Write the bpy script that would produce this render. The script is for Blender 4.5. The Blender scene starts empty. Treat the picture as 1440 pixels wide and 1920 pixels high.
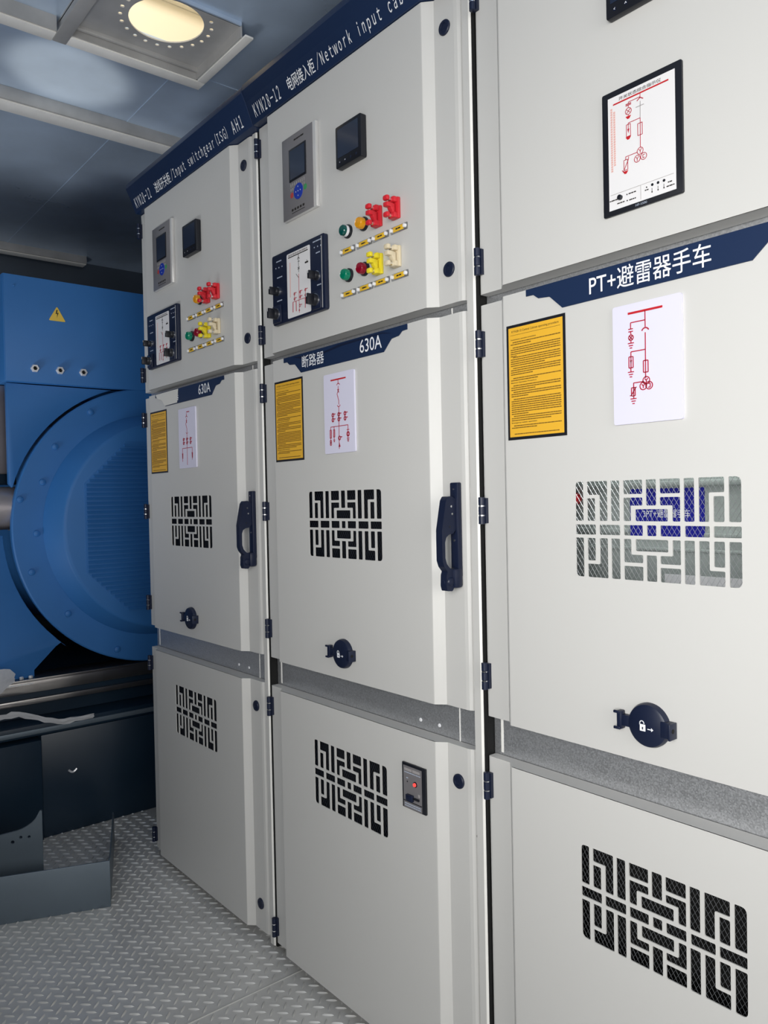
import bpy, bmesh, math, random
from mathutils import Vector, Matrix
random.seed(7)
SC = bpy.context.scene
COL = SC.collection
PI = math.pi

# ------------------------------------------------------------------ camera
CAM = (2.63369, -1.08869, 1.23470)
YAW, PITCH, ROLL = math.radians(39.45592), math.radians(-0.92991), math.radians(-1.18149)
F_PX = 1470.0
cf = Vector((-math.cos(YAW), math.sin(YAW), 0)); cr = Vector((math.sin(YAW), math.cos(YAW), 0)); cu = Vector((0, 0, 1))
f2 = cf*math.cos(PITCH) + cu*math.sin(PITCH); u2 = -cf*math.sin(PITCH) + cu*math.cos(PITCH)
r3 = cr*math.cos(ROLL) + u2*math.sin(ROLL); u3 = -cr*math.sin(ROLL) + u2*math.cos(ROLL)
cd = bpy.data.cameras.new('camera'); cam = bpy.data.objects.new('camera', cd); COL.objects.link(cam)
cam.matrix_world = Matrix(((r3.x, u3.x, -f2.x, CAM[0]), (r3.y, u3.y, -f2.y, CAM[1]), (r3.z, u3.z, -f2.z, CAM[2]), (0, 0, 0, 1)))
cd.sensor_fit = 'VERTICAL'; cd.sensor_height = 24.0; cd.lens = 24.0*F_PX/1920.0; cd.clip_start = 0.02
SC.camera = cam

# ------------------------------------------------------------------ world, lights, exposure
W = bpy.data.worlds.new('sky'); SC.world = W; W.use_nodes = True
bg = W.node_tree.nodes['Background']; bg.inputs[0].default_value = (0.80, 0.90, 1.0, 1); bg.inputs[1].default_value = 0.11

def area(name, loc, target, sx, sy, power, color, spread=180):
    d = bpy.data.lights.new(name, 'AREA'); d.shape = 'RECTANGLE'; d.size = sx; d.size_y = sy; d.energy = power; d.color = color; d.spread = math.radians(spread)
    o = bpy.data.objects.new(name, d); COL.objects.link(o); o.location = loc
    o.rotation_euler = (Vector(target)-Vector(loc)).to_track_quat('-Z', 'Y').to_euler(); return o
area('daylight_end_doors', (4.75, -0.95, 1.55), (0.0, -0.75, 1.45), 1.7, 1.5, 28, (1.0, 0.98, 0.94), 150)
area('daylight_side_door', (2.75, -1.86, 1.36), (2.15, 0.0, 1.33), 1.2, 1.2, 19.8, (1.0, 0.995, 0.97), 105)
area('ceiling_fill_side', (1.0, -1.86, 0.25), (0.25, -0.75, 2.6), 1.4, 0.4, 1.8, (0.97, 0.98, 1.0), 90)  # added fill lamp aimed upward to brighten the ceiling
area('ceiling_fill_far', (0.0, -1.86, 0.25), (-1.1, -0.5, 2.6), 0.8, 0.4, 7.0, (0.95, 0.98, 1.0), 95)  # second added fill lamp, for the far end of the ceiling
gl = bpy.data.lights.new('ceiling_glint_spot', 'SPOT'); gl.energy = 240; gl.spot_size = math.radians(7.5); gl.spot_blend = 0.6; gl.color = (1.0, 0.94, 0.82); gl.shadow_soft_size = 0.03  # added spot lamp making the bright patch on the ceiling
go = bpy.data.objects.new('ceiling_glint_spot', gl); COL.objects.link(go); go.location = (0.75, -1.75, 0.12)
go.rotation_euler = (Vector((0.0, -0.22, 2.645))-Vector(go.location)).to_track_quat('-Z', 'Y').to_euler()
area('daylight_above_vent', (0.55, -0.1, 3.55), (0.45, -0.1, 2.6), 0.8, 0.8, 14, (1.0, 0.95, 0.86))

SC.view_settings.view_transform = 'Standard'; SC.view_settings.look = 'None'
SC.view_settings.exposure = 0.0; SC.view_settings.gamma = 1.0; SC.view_settings.use_curve_mapping = False
SC.cycles.use_denoising = True
SC.cycles.max_bounces = 8

# ------------------------------------------------------------------ materials
def s2l(c):
    c /= 255.0
    return c/12.92 if c <= 0.04045 else ((c+0.055)/1.055)**2.4
def rgb(r, g, b): return (s2l(r), s2l(g), s2l(b))
MATS = {}
def mat(name, col, rough=0.5, metal=0.0, bump=0.0, bscale=300.0, var=0.0, vscale=6.0, trans=0.0, ior=1.45, coat=0.0, emit=None, alpha=1.0, bdist=0.001, voro=0.0):
    m = bpy.data.materials.new(name); m.use_nodes = True; nt = m.node_tree; b = nt.nodes['Principled BSDF']
    b.inputs['Base Color'].default_value = (*col, 1); b.inputs['Roughness'].default_value = rough; b.inputs['Metallic'].default_value = metal
    b.inputs['IOR'].default_value = ior
    if trans: b.inputs['Transmission Weight'].default_value = trans
    if coat: b.inputs['Coat Weight'].default_value = coat; b.inputs['Coat Roughness'].default_value = 0.08
    if emit: b.inputs['Emission Color'].default_value = (*emit[0], 1); b.inputs['Emission Strength'].default_value = emit[1]
    if alpha < 1: b.inputs['Alpha'].default_value = alpha
    tc = nt.nodes.new('ShaderNodeTexCoord')
    if bump:
        n = nt.nodes.new('ShaderNodeTexNoise'); n.inputs['Scale'].default_value = bscale; n.inputs['Detail'].default_value = 3
        nt.links.new(tc.outputs['Object'], n.inputs['Vector'])
        bp = nt.nodes.new('ShaderNodeBump'); bp.inputs['Strength'].default_value = bump; bp.inputs['Distance'].default_value = bdist
        nt.links.new(n.outputs['Fac'], bp.inputs['Height']); nt.links.new(bp.outputs['Normal'], b.inputs['Normal'])
    if var:
        if voro:
            n = nt.nodes.new('ShaderNodeTexVoronoi'); n.inputs['Scale'].default_value = voro; src = n.outputs['Color']
        else:
            n = nt.nodes.new('ShaderNodeTexNoise'); n.inputs['Scale'].default_value = vscale; n.inputs['Detail'].default_value = 6; src = n.outputs['Fac']
        nt.links.new(tc.outputs['Object'], n.inputs['Vector'])
        mr = nt.nodes.new('ShaderNodeMapRange'); nt.links.new(src, mr.inputs['Value'])
        mr.inputs['From Min'].default_value = 0.2; mr.inputs['From Max'].default_value = 0.8
        mr.inputs['To Min'].default_value = 1-var; mr.inputs['To Max'].default_value = 1+var
        mx = nt.nodes.new('ShaderNodeVectorMath'); mx.operation = 'SCALE'; mx.inputs[0].default_value = col
        nt.links.new(mr.outputs['Result'], mx.inputs['Scale']); nt.links.new(mx.outputs['Vector'], b.inputs['Base Color'])
        mr2 = nt.nodes.new('ShaderNodeMapRange'); nt.links.new(src, mr2.inputs['Value'])
        mr2.inputs['To Min'].default_value = max(0.05, rough-var*0.5); mr2.inputs['To Max'].default_value = min(1, rough+var*0.5)
        nt.links.new(mr2.outputs['Result'], b.inputs['Roughness'])
    MATS[name] = m; return m
PAINT = mat('grey_paint', (0.590, 0.583, 0.566), 0.40, bump=0.10, bscale=900, bdist=0.0004)
GALV = mat('galvanised_steel', (0.55, 0.56, 0.58), 0.40, 0.80, var=0.13, voro=420, bump=0.15, bscale=500)
GALVCEIL = mat('ceiling_galvanised', (0.52, 0.63, 0.78), 0.32, 0.35, var=0.32, vscale=2.2, bump=0.25, bscale=5, bdist=0.02)
FRAMEW = mat('pale_frame_steel', (0.90, 0.885, 0.85), 0.38, 0.0, var=0.06, vscale=20)
RIBG = mat('rib_steel', (0.46, 0.455, 0.45), 0.42, 0.2, var=0.2, vscale=9)
TREAD = mat('tread_plate', (0.62, 0.615, 0.60), 0.33, 0.28, var=0.14, vscale=5)
NAVY = mat('navy_plate', (0.010, 0.024, 0.070), 0.38)
NAVYP = mat('navy_plastic', (0.006, 0.011, 0.034), 0.42)
BLK = mat('black_plastic', (0.010, 0.011, 0.016), 0.35)
RUB_SHADE = mat('black_rubber_and_shade', (0.004, 0.004, 0.004), 0.8)  # rubber parts, and the black standing for shade in gaps and compartments
SCREEN = mat('dark_screen', (0.012, 0.020, 0.045), 0.12, coat=0.6)
WHT = mat('white_plastic', (0.83, 0.83, 0.86), 0.4)
BOARD = mat('lilac_white_board', (0.70, 0.685, 0.83), 0.35)
SHEETW = mat('display_sheet', (0.77, 0.755, 0.765), 0.3)
LETW = mat('white_print', (0.86, 0.87, 0.90), 0.5)
LETG = mat('grey_print', (0.40, 0.45, 0.55), 0.5)
CRIM = mat('crimson_print', (0.42, 0.008, 0.035), 0.5)
REDBAR = mat('red_print', (0.50, 0.012, 0.02), 0.5)
PINKP = mat('pale_red_print', (0.72, 0.42, 0.38), 0.5)
DKP = mat('dark_print', (0.02, 0.016, 0.014), 0.55)
BROWNP = mat('brown_print', (0.16, 0.085, 0.012), 0.55)
GREYL = mat('grey_line_print', (0.35, 0.33, 0.33), 0.5)
YEL = mat('amber_sheet', (0.78, 0.43, 0.035), 0.38)
YELT = mat('yellow_tag', (0.80, 0.49, 0.03), 0.4)
RELAY = mat('relay_grey', (0.235, 0.225, 0.235), 0.36, 0.25)
RELAYE = mat('relay_edge', (0.66, 0.65, 0.64), 0.22, 0.3)
CHROME = mat('bright_metal', (0.85, 0.86, 0.88), 0.14, 1.0)
CLEAR = mat('clear_plastic', (0.93, 0.94, 0.95), 0.06, trans=0.9)
GLARE = mat('pale_glare', (0.80, 0.78, 0.73), 0.25, alpha=0.88)  # pale colour standing for a bright reflection on the sign
FILMC = mat('crumpled_film', (0.88, 0.89, 0.92), 0.14, trans=0.25, alpha=0.72, bump=0.7, bscale=60, bdist=0.004)
RED = mat('red_plastic', (0.64, 0.022, 0.035), 0.34)
YELLOW = mat('yellow_plastic', (0.83, 0.68, 0.03), 0.34)
BEIGE = mat('beige_plastic', (0.70, 0.60, 0.42), 0.38)
LGREEN = mat('green_lens', (0.0, 0.20, 0.11), 0.18, coat=0.5)
LDGREEN = mat('dark_green_lens', (0.0, 0.075, 0.065), 0.2, coat=0.5)
LAMBER = mat('amber_lens', (0.76, 0.33, 0.008), 0.18, coat=0.5)
LRED = mat('red_lens', (0.26, 0.002, 0.018), 0.18, coat=0.5)
LEDR = mat('lit_red_lamp', (0.8, 0.03, 0.03), 0.3, emit=((1.0, 0.06, 0.05), 1.4))
KEYB = mat('blue_keypad', (0.008, 0.035, 0.36), 0.35)
KEYG = mat('green_key', (0.05, 0.30, 0.10), 0.4)
KEYR = mat('red_key', (0.42, 0.05, 0.05), 0.4)
BLUE = mat('generator_blue', (0.028, 0.148, 0.41), 0.52, var=0.08, vscale=4, bump=0.12, bscale=250, bdist=0.0006)
NUTM = mat('nut_zinc', (0.82, 0.82, 0.84), 0.3, 0.4)
WARN = mat('warning_yellow', (0.85, 0.58, 0.09), 0.4)
BEAM = mat('beam_steel', (0.40, 0.38, 0.37), 0.22, 0.95, var=0.25, vscale=3)
TANK = mat('dark_tank_paint', (0.008, 0.022, 0.042), 0.36, var=0.15, vscale=3)
GUARD = mat('guard_steel', (0.13, 0.165, 0.20), 0.40, 0.3, var=0.12, vscale=4)
DUCTM = mat('duct_metal', (0.40, 0.37, 0.39), 0.34, 0.6, var=0.1)
WALLM = mat('wall_grey_blue', (0.075, 0.095, 0.125), 0.45, 0.3, var=0.12, vscale=3)
CREAM = mat('cream_paint', (0.86, 0.77, 0.60), 0.55)
TROL = mat('trolley_grey', (0.34, 0.38, 0.37), 0.4, var=0.08, vscale=8)
LBLUE = mat('bright_blue_label', (0.010, 0.012, 0.30), 0.4)
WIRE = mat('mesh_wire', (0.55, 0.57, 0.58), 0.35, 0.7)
WIRED = mat('shaded_mesh_wire', (0.16, 0.17, 0.18), 0.45, 0.3)  # same wire darkened; compartment shade put into its colour
WIREL = mat('dark_shaded_mesh_wire', (0.012, 0.018, 0.035), 0.5, 0.0)  # same wire near black; deeper compartment shade put into its colour
GROUND = mat('outside_concrete', (0.42, 0.41, 0.39), 0.8, var=0.1)
LAMPG = mat('fill_lamp_glow', (0.9, 0.9, 0.9), 0.4, emit=((1.0, 0.97, 0.9), 6.0))

# ------------------------------------------------------------------ mesh builder
class MB:
    def __init__(s): s.v = []; s.f = []; s.m = []; s.mats = []
    def mi(s, m):
        if m not in s.mats: s.mats.append(m)
        return s.mats.index(m)
    def add(s, verts, faces, m):
        o = len(s.v); k = s.mi(m); s.v += [tuple(p) for p in verts]
        for f in faces: s.f.append(tuple(i+o for i in f)); s.m.append(k)
        return s
    def bm(s, b, m):
        b.verts.index_update(); r = s.add([v.co[:] for v in b.verts], [[v.index for v in f.verts] for f in b.faces], m); b.free(); return r
    def box(s, x0, x1, y0, y1, z0, z1, m, bev=0.0, seg=2):
        b = bmesh.new(); bmesh.ops.create_cube(b, size=1)
        for v in b.verts: v.co = ((x0+x1)/2+v.co.x*abs(x1-x0), (y0+y1)/2+v.co.y*abs(y1-y0), (z0+z1)/2+v.co.z*abs(z1-z0))
        if bev: bmesh.ops.bevel(b, geom=b.edges[:], offset=bev, segments=seg, affect='EDGES', profile=0.5)
        return s.bm(b, m)
    def prism(s, poly, axis, a, b_, m, bev=0.0):
        """poly of 2D points; axis 'x': (y,z), 'y': (x,z), 'z': (x,y); extruded from a to b_"""
        def P(p, t): return {'x': (t, p[0], p[1]), 'y': (p[0], t, p[1]), 'z': (p[0], p[1], t)}[axis]
        b = bmesh.new(); A = [b.verts.new(P(p, a)) for p in poly]; B = [b.verts.new(P(p, b_)) for p in poly]; n = len(poly)
        b.faces.new(A); b.faces.new(B[::-1])
        for i in range(n): b.faces.new((A[i], B[i], B[(i+1) % n], A[(i+1) % n]))
        bmesh.ops.recalc_face_normals(b, faces=b.faces[:])
        if bev: bmesh.ops.bevel(b, geom=b.edges[:], offset=bev, segments=2, affect='EDGES', profile=0.5)
        return s.bm(b, m)
    def lathe(s, prof, c, axis, m, n=32, cap=True):
        """prof: (r, t) along axis direction from c"""
        ax = Vector(axis).normalized(); q = ax.to_track_quat('Z', 'Y'); V = []; F = []
        for r, t in prof:
            for i in range(n):
                a = 2*PI*i/n; V.append(Vector(c)+q @ Vector((r*math.cos(a), r*math.sin(a), t)))
        for j in range(len(prof)-1):
            for i in range(n):
                F.append((j*n+i, j*n+(i+1) % n, (j+1)*n+(i+1) % n, (j+1)*n+i))
        if cap:
            if prof[0][0] > 1e-6: F.append(tuple(range(n))[::-1])
            if prof[-1][0] > 1e-6: F.append(tuple((len(prof)-1)*n+i for i in range(n)))
        return s.add(V, F, m)
    def cyl(s, c, axis, r, h, m, n=24, bev=0.0):
        p = [(r, 0), (r, h)] if not bev else [(r, 0), (r, h-bev), (r-bev*0.3, h-bev*0.3), (r-bev, h)]
        return s.lathe(p, c, axis, m, n)
    def tube(s, path, r, m, n=10, closed=False):
        pts = [Vector(p) for p in path]; V = []; F = []; up = None
        for i, p in enumerate(pts):
            a = pts[max(i-1, 0)]; b = pts[min(i+1, len(pts)-1)]; d = (b-a).normalized(); q = d.to_track_quat('Z', 'Y')
            for k in range(n): V.append(p+q @ Vector((r*math.cos(2*PI*k/n), r*math.sin(2*PI*k/n), 0)))
        for i in range(len(pts)-1):
            for k in range(n): F.append((i*n+k, i*n+(k+1) % n, (i+1)*n+(k+1) % n, (i+1)*n+k))
        F.append(tuple(range(n))[::-1]); F.append(tuple((len(pts)-1)*n+k for k in range(n)))
        return s.add(V, F, m)
    # flat printing on a panel facing -Y : coordinates (x,z), sitting between y-t and y
    def line(s, p, q, w, y, m, t=0.0004):
        p = Vector(p); q = Vector(q); d = (q-p); L = d.length
        if L < 1e-7: return s
        d /= L; nrm = Vector((-d.y, d.x))*w/2; e = d*w*0.0
        poly = [p-e+nrm, p-e-nrm, q+e-nrm, q+e+nrm]
        return s.prism([(a.x, a.y) for a in poly], 'y', y-t, y, m)
    def ring2(s, c, r, w, y, m, a0=0, a1=360, n=20, t=0.0004):
        for i in range(n):
            u = math.radians(a0+(a1-a0)*i/n); v = math.radians(a0+(a1-a0)*(i+1)/n)
            s.line((c[0]+r*math.cos(u), c[1]+r*math.sin(u)), (c[0]+r*math.cos(v), c[1]+r*math.sin(v)), w, y, m, t)
        return s
    def rect(s, x0, x1, z0, z1, y, m, t=0.0004): return s.box(x0, x1, y-t, y, z0, z1, m)
    def curve2d(s, splines, y0, y1, m):
        """filled 2D outlines with holes in the (x,z) plane, thick from y0 to y1"""
        c = bpy.data.curves.new('tmp', 'CURVE'); c.dimensions = '2D'; c.fill_mode = 'BOTH'; c.extrude = (y1-y0)/2
        for pts in splines:
            sp = c.splines.new('POLY'); sp.points.add(len(pts)-1); sp.use_cyclic_u = True
            for P, p in zip(sp.points, pts): P.co = (p[0], p[1], 0, 1)
        return s._curve(c, lambda v: (v.x, (y0+y1)/2-v.z, v.y), m)
    def _curve(s, c, fn, m):
        o = bpy.data.objects.new('tmp', c); COL.objects.link(o); dg = bpy.context.evaluated_depsgraph_get(); dg.update()
        me = bpy.data.meshes.new_from_object(o.evaluated_get(dg))
        s.add([fn(v.co) for v in me.vertices], [list(p.vertices) for p in me.polygons], m)
        bpy.data.objects.remove(o); bpy.data.curves.remove(c); bpy.data.meshes.remove(me); return s
    def text(s, body, x0, x1, z0, z1, y, m, t=0.0005, fn=None, bold=0.0, spacing=1.0):
        """text stretched to the box x0..x1, z0..z1 on a panel facing -Y"""
        c = bpy.data.curves.new('tmp', 'FONT'); c.body = body; c.extrude = 0.0; c.offset = bold; c.resolution_u = 4; c.space_character = spacing
        tmp = MB(); tmp._curve(c, lambda v: (v.x, 0, v.y), m)
        if not tmp.v: return s
        ax = min(v[0] for v in tmp.v); bx = max(v[0] for v in tmp.v); az = min(v[2] for v in tmp.v); bz = max(v[2] for v in tmp.v)
        sx = (x1-x0)/(bx-ax); sz = (z1-z0)/(bz-az)
        V = [(x0+(v[0]-ax)*sx, y-t, z0+(v[2]-az)*sz) for v in tmp.v]
        if fn: V = [fn(v) for v in V]
        return s.add(V, tmp.f, m)
    def words(s, x0, x1, z, h, y, m, rnd, t=0.0003):
        """one line of unreadably small print"""
        x = x0
        while x < x1:
            w = min(h*(1.2+rnd.random()*3.2), x1-x)
            if w > h*0.4: s.rect(x, x+w, z-h/2, z+h/2, y, m, t)
            x += w+h*0.45
        return s
    def build(s, name, parent=None, angle=35, flip=False):
        me = bpy.data.meshes.new(name); me.from_pydata(s.v, [], s.f)
        for m in s.mats: me.materials.append(m)
        me.polygons.foreach_set('material_index', s.m); me.polygons.foreach_set('use_smooth', [True]*len(s.f)); me.update()
        b = bmesh.new(); b.from_mesh(me); bmesh.ops.recalc_face_normals(b, faces=b.faces[:]); b.to_mesh(me); b.free()
        me.set_sharp_from_angle(angle=math.radians(angle))
        o = bpy.data.objects.new(name, me); COL.objects.link(o)
        if parent: o.parent = parent
        return o

def tag(o, label=None, cat=None, group=None, kind=None):
    if label: o['label'] = label
    if cat: o['category'] = cat
    if group: o['group'] = group
    if kind: o['kind'] = kind
    return o
def empty(name, loc, label, cat, group=None, rz=0.0):
    o = bpy.data.objects.new(name, None); COL.objects.link(o); o.location = loc; o.rotation_euler = (0, 0, rz); o.empty_display_size = 0.05
    return tag(o, label, cat, group)
def copy_obj(o, parent):
    c = o.copy(); COL.objects.link(c); c.parent = parent
    return c
def struct(mb, name): return tag(mb.build(name), kind='structure')
def rounded(pts, r, seg=4):
    out = []; n = len(pts)
    for i in range(n):
        p = Vector(pts[i]); a = Vector(pts[i-1]); b = Vector(pts[(i+1) % n]); rr = r[i] if isinstance(r, (list, tuple)) else r
        if rr <= 0: out.append(tuple(p)); continue
        da = (a-p); db = (b-p); rr = min(rr, da.length*0.49, db.length*0.49); da.normalize(); db.normalize()
        A = p+da*rr; B = p+db*rr
        for k in range(seg+1):
            t = k/seg; out.append(tuple(A*(1-t)**2+p*2*t*(1-t)+B*t*t))
    return out

# ------------------------------------------------------------------ room shell
CZ = 2.645
# floor: tread plate with raised lens bars at +-45 degrees, seam at x = 0.90
m = MB()
m.box(-2.0, 0.8985, -1.95, 1.3, -0.03, 0, TREAD); m.box(0.9015, 4.9, -1.95, 1.3, -0.03, 0, TREAD); m.box(0.895, 0.905, -1.95, 1.3, -0.03, -0.004, TREAD); m.box(0.9012, 0.9042, -1.95, 0.05, -0.01, 0.0022, TREAD, 0.0008)
P = 0.0390
def lens(cx, cy, ang):
    ca, sa = math.cos(ang), math.sin(ang); L = 0.0150; w = 0.0032; h = 0.0031
    V = []
    for u, v, z in ((-L, 0, 0), (-L*0.5, -w, 0), (0, -w*1.15, 0), (L*0.5, -w, 0), (L, 0, 0), (L*0.5, w, 0), (0, w*1.15, 0), (-L*0.5, w, 0), (-L*0.62, 0, h), (L*0.62, 0, h)):
        V.append((cx+u*ca-v*sa, cy+u*sa+v*ca, z))
    m.add(V, [(0, 1, 8), (1, 2, 9, 8), (2, 3, 9), (3, 4, 9), (4, 5, 9), (5, 6, 9), (6, 7, 8, 9), (7, 0, 8)], TREAD)
nx = int(3.9/P); ny = int(1.75/P)
for i in range(nx):
    for j in range(ny):
        for k in (0, 1):
            x = -1.05+(i+0.5*k)*P; y = -1.55+(j+0.5*k)*P
            if abs(x-0.90) > 0.013: lens(x, y, PI/4 if k == 0 else -PI/4)
fl = struct(m, 'floor')

HX0, HX1, HY0, HY1 = 0.288, 0.585, -0.300, 0.090          # open bay of the ceiling that holds the vent plate
m = MB(); T = 0.05
m.box(-2.0, HX0, -1.95, 1.3, CZ, CZ+T, GALVCEIL); m.box(HX1, 4.9, -1.95, 1.3, CZ, CZ+T, GALVCEIL)
m.box(HX0, HX1, HY1, 1.3, CZ, CZ+T, GALVCEIL); m.box(HX0, HX1, -1.95, -0.72, CZ, CZ+T, GALVCEIL)
m.box(HX0, HX1, -0.72, -0.318, CZ, CZ+T, GALVCEIL); m.box(HX1-0.002, HX1+0.006, -0.33, HY1, 2.634, CZ+0.01, GALVCEIL)
m.box(-1.95, 0.245, 0.052, 0.70, CZ-0.0022, CZ, GALVCEIL); m.box(-1.95, 0.245, -1.30, -0.62, CZ-0.0022, CZ, GALVCEIL)
struct(m, 'ceiling')
def rib(name, y0, y1, x_face, w):
    m = MB(); m.box(x_face-0.014, x_face, y0, y1, 2.602, CZ, RIBG, 0.002); m.box(x_face-w, x_face-0.010, y0, y1, 2.598, 2.606, FRAMEW, 0.001)
    m.box(x_face-w, x_face-w+0.006, y0, y1, 2.606, CZ, RIBG); return struct(m, name)
rib('trim_1', -1.95, 1.28, -0.195, 0.085)
rib('trim_2', -1.95, 0.47, -1.86, 0.07)
# frame round the vent bay: pale flanges with grey upstands
m = MB()
m.box(0.246, 0.292, -0.305, 0.120, 2.598, 2.604, FRAMEW, 0.001); m.box(0.288, 0.296, -0.305, 0.112, 2.602, 2.66, RIBG)
m.box(0.296, 0.308, -0.305, 0.112, 2.622, 2.66, RIBG, 0.003)
struct(m, 'trim_3')
m = MB(); m.box(0.2925, 0.605, 0.093, 0.120, 2.598, 2.604, FRAMEW, 0.001); m.box(0.2925, 0.585, 0.088, 0.094, 2.602, 2.645, RIBG); struct(m, 'trim_4')
m = MB(); m.box(0.246, 0.70, -0.345, -0.305, 2.596, 2.604, RIBG, 0.003); m.box(0.246, 0.70, -0.335, -0.315, 2.604, 2.66, RIBG); struct(m, 'trim_5')
m = MB(); m.box(0.240, 0.288, -1.25, -0.345, 2.598, 2.604, FRAMEW, 0.001); m.box(0.284, 0.294, -1.25, -0.345, 2.602, CZ, RIBG); struct(m, 'trim_6')
# vent plate with round opening and a ring of drilled holes
VC = (0.476, -0.092)
def circ(cx, cy, r, n): return [(cx+r*math.cos(2*PI*i/n), cy+r*math.sin(2*PI*i/n)) for i in range(n)]
m = MB()
sp = [[(HX0, HY0-0.035), (HX1, HY0-0.035), (HX1, HY1), (HX0, HY1)], circ(*VC, 0.106, 48)]
for i in range(22):
    a = 2*PI*(i+0.3)/22
    if VC[0]+0.128*math.cos(a) < HX1-0.012: sp.append(circ(VC[0]+0.128*math.cos(a), VC[1]+0.128*math.sin(a), 0.0062, 10))
m.curve2d(sp, -0.002, 0.002, RIBG)
m.v = [(x, z, 2.636+y) for x, y, z in m.v]
tag(m.build('vent_plate'), 'grey ceiling plate with a round opening ringed by small drilled holes', 'vent plate')
# cream shaft above
m = MB()
x0, x1, y0, y1 = -0.25, 1.2, -0.75, 0.6; z0, z1 = CZ+T+0.001, 3.9; t = 0.03
m.box(x0-t, x0, y0-t, y1+t, z0, z1, CREAM); m.box(x1, x1+t, y0-t, y1+t, z0, z1, CREAM)
m.box(x0, x1, y0-t, y0, z0, z1, CREAM); m.box(x0, x1, y1, y1+t, z0, z1, CREAM)
m.box(0.10, 0.16, y0, y1, 3.05, 3.12, CREAM, 0.004); m.box(x0+0.001, x0+0.03, -0.02, 0.05, z0, 3.6, CREAM, 0.004)
m.box(x0+0.001, x0+0.05, y0, y1, 3.18, 3.24, CREAM, 0.004)
sh = m.build('vent_shaft'); tag(sh, 'cream painted shaft seen through the round opening in the ceiling', 'shaft')
MB().box(x0+0.03, x0+0.05, y0+0.02, -0.30, 3.06, 3.17, BLUE, 0.003).build('blue_edge', sh)

m = MB(); m.box(-2.05, -2.0, -1.95, 1.3, -0.03, CZ, WALLM); struct(m, 'wall_end')
m = MB(); m.box(-2.05, 4.9, 1.3, 1.35, -0.03, CZ, WALLM); struct(m, 'wall_rear')
m = MB(); m.box(-2.05, -0.4, -2.0, -1.95, -0.03, CZ, WALLM); m.box(3.8, 4.9, -2.0, -1.95, -0.03, CZ, WALLM); m.box(-0.4, 3.8, -2.0, -1.95, 2.15, CZ, WALLM); struct(m, 'wall_left')
m = MB(); m.box(-8, 14, -12, 10, -0.20, -0.16, GROUND); struct(m, 'ground')

# ------------------------------------------------------------------ switchgear cabinets
RX0, RX1 = 0.067, 0.659          # raised face of a door
GX, GW, GH = 0.2185, 0.2835, 0.1585   # pierced vent pattern: left edge, width, height
U = [('S1', [(0, .0934), (.0162, .0934), (.0162, .1585), (0, .1585)]),
     ('S2', [(.0234, .1585), (.0234, .1363), (.0473, .1363), (.0473, .0934), (.0630, .0934), (.0630, .1585)]),
     ('S3', [(.0234, .0934), (.0393, .0934), (.0393, .1307), (.0234, .1307)]),
     ('S4', [(.0692, .0934), (.0858, .0934), (.0858, .1585), (.0692, .1585)]),
     ('S5', [(.0925, .1363), (.1270, .1363), (.1270, .1585), (.0925, .1585)]),
     ('S6', [(.0925, .0934), (.1062, .0934), (.1062, .1180), (.1270, .1180), (.1270, .1307), (.0925, .1307)]),
     ('S7', [(.1328, .1180), (.1507, .1180), (.1507, .1585), (.1328, .1585)]),
     ('S8', [(.1565, .1363), (.1905, .1363), (.1905, .1585), (.1565, .1585)]),
     ('S9', [(.1565, .1180), (.1772, .1180), (.1772, .0934), (.1905, .0934), (.1905, .1307), (.1565, .1307)]),
     ('S10', [(.1138, .0934), (.1700, .0934), (.1700, .1123), (.1138, .1123)]),
     ('S11', [(.1963, .0934), (.2130, .0934), (.2130, .1585), (.1963, .1585)]),
     ('S12', [(.2197, .0934), (.2357, .0934), (.2357, .1363), (.2588, .1363), (.2588, .1585), (.2197, .1585)]),
     ('S13', [(.2424, .0934), (.2588, .0934), (.2588, .1307), (.2424, .1307)]),
     ('S14', [(.2652, .0934), (.2835, .0934), (.2835, .1585), (.2652, .1585)])]
SLOTS = []
for n, p in U:
    r = 0.0022
    rr = [r]*len(p)
    if n == 'S1': rr[3] = 0.013
    if n == 'S14': rr[2] = 0.013
    SLOTS.append((p, rr)); SLOTS.append(([(x, GH-z) for x, z in p], rr))
for a, b in ((0, .0402), (.0470, .0863), (.0928, .1270), (.1340, .1503), (.1570, .1905), (.1976, .2365), (.2425, .2835)):
    SLOTS.append(([(a, .0706), (b, .0706), (b, .0872), (a, .0872)], [0.002]*4))

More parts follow.
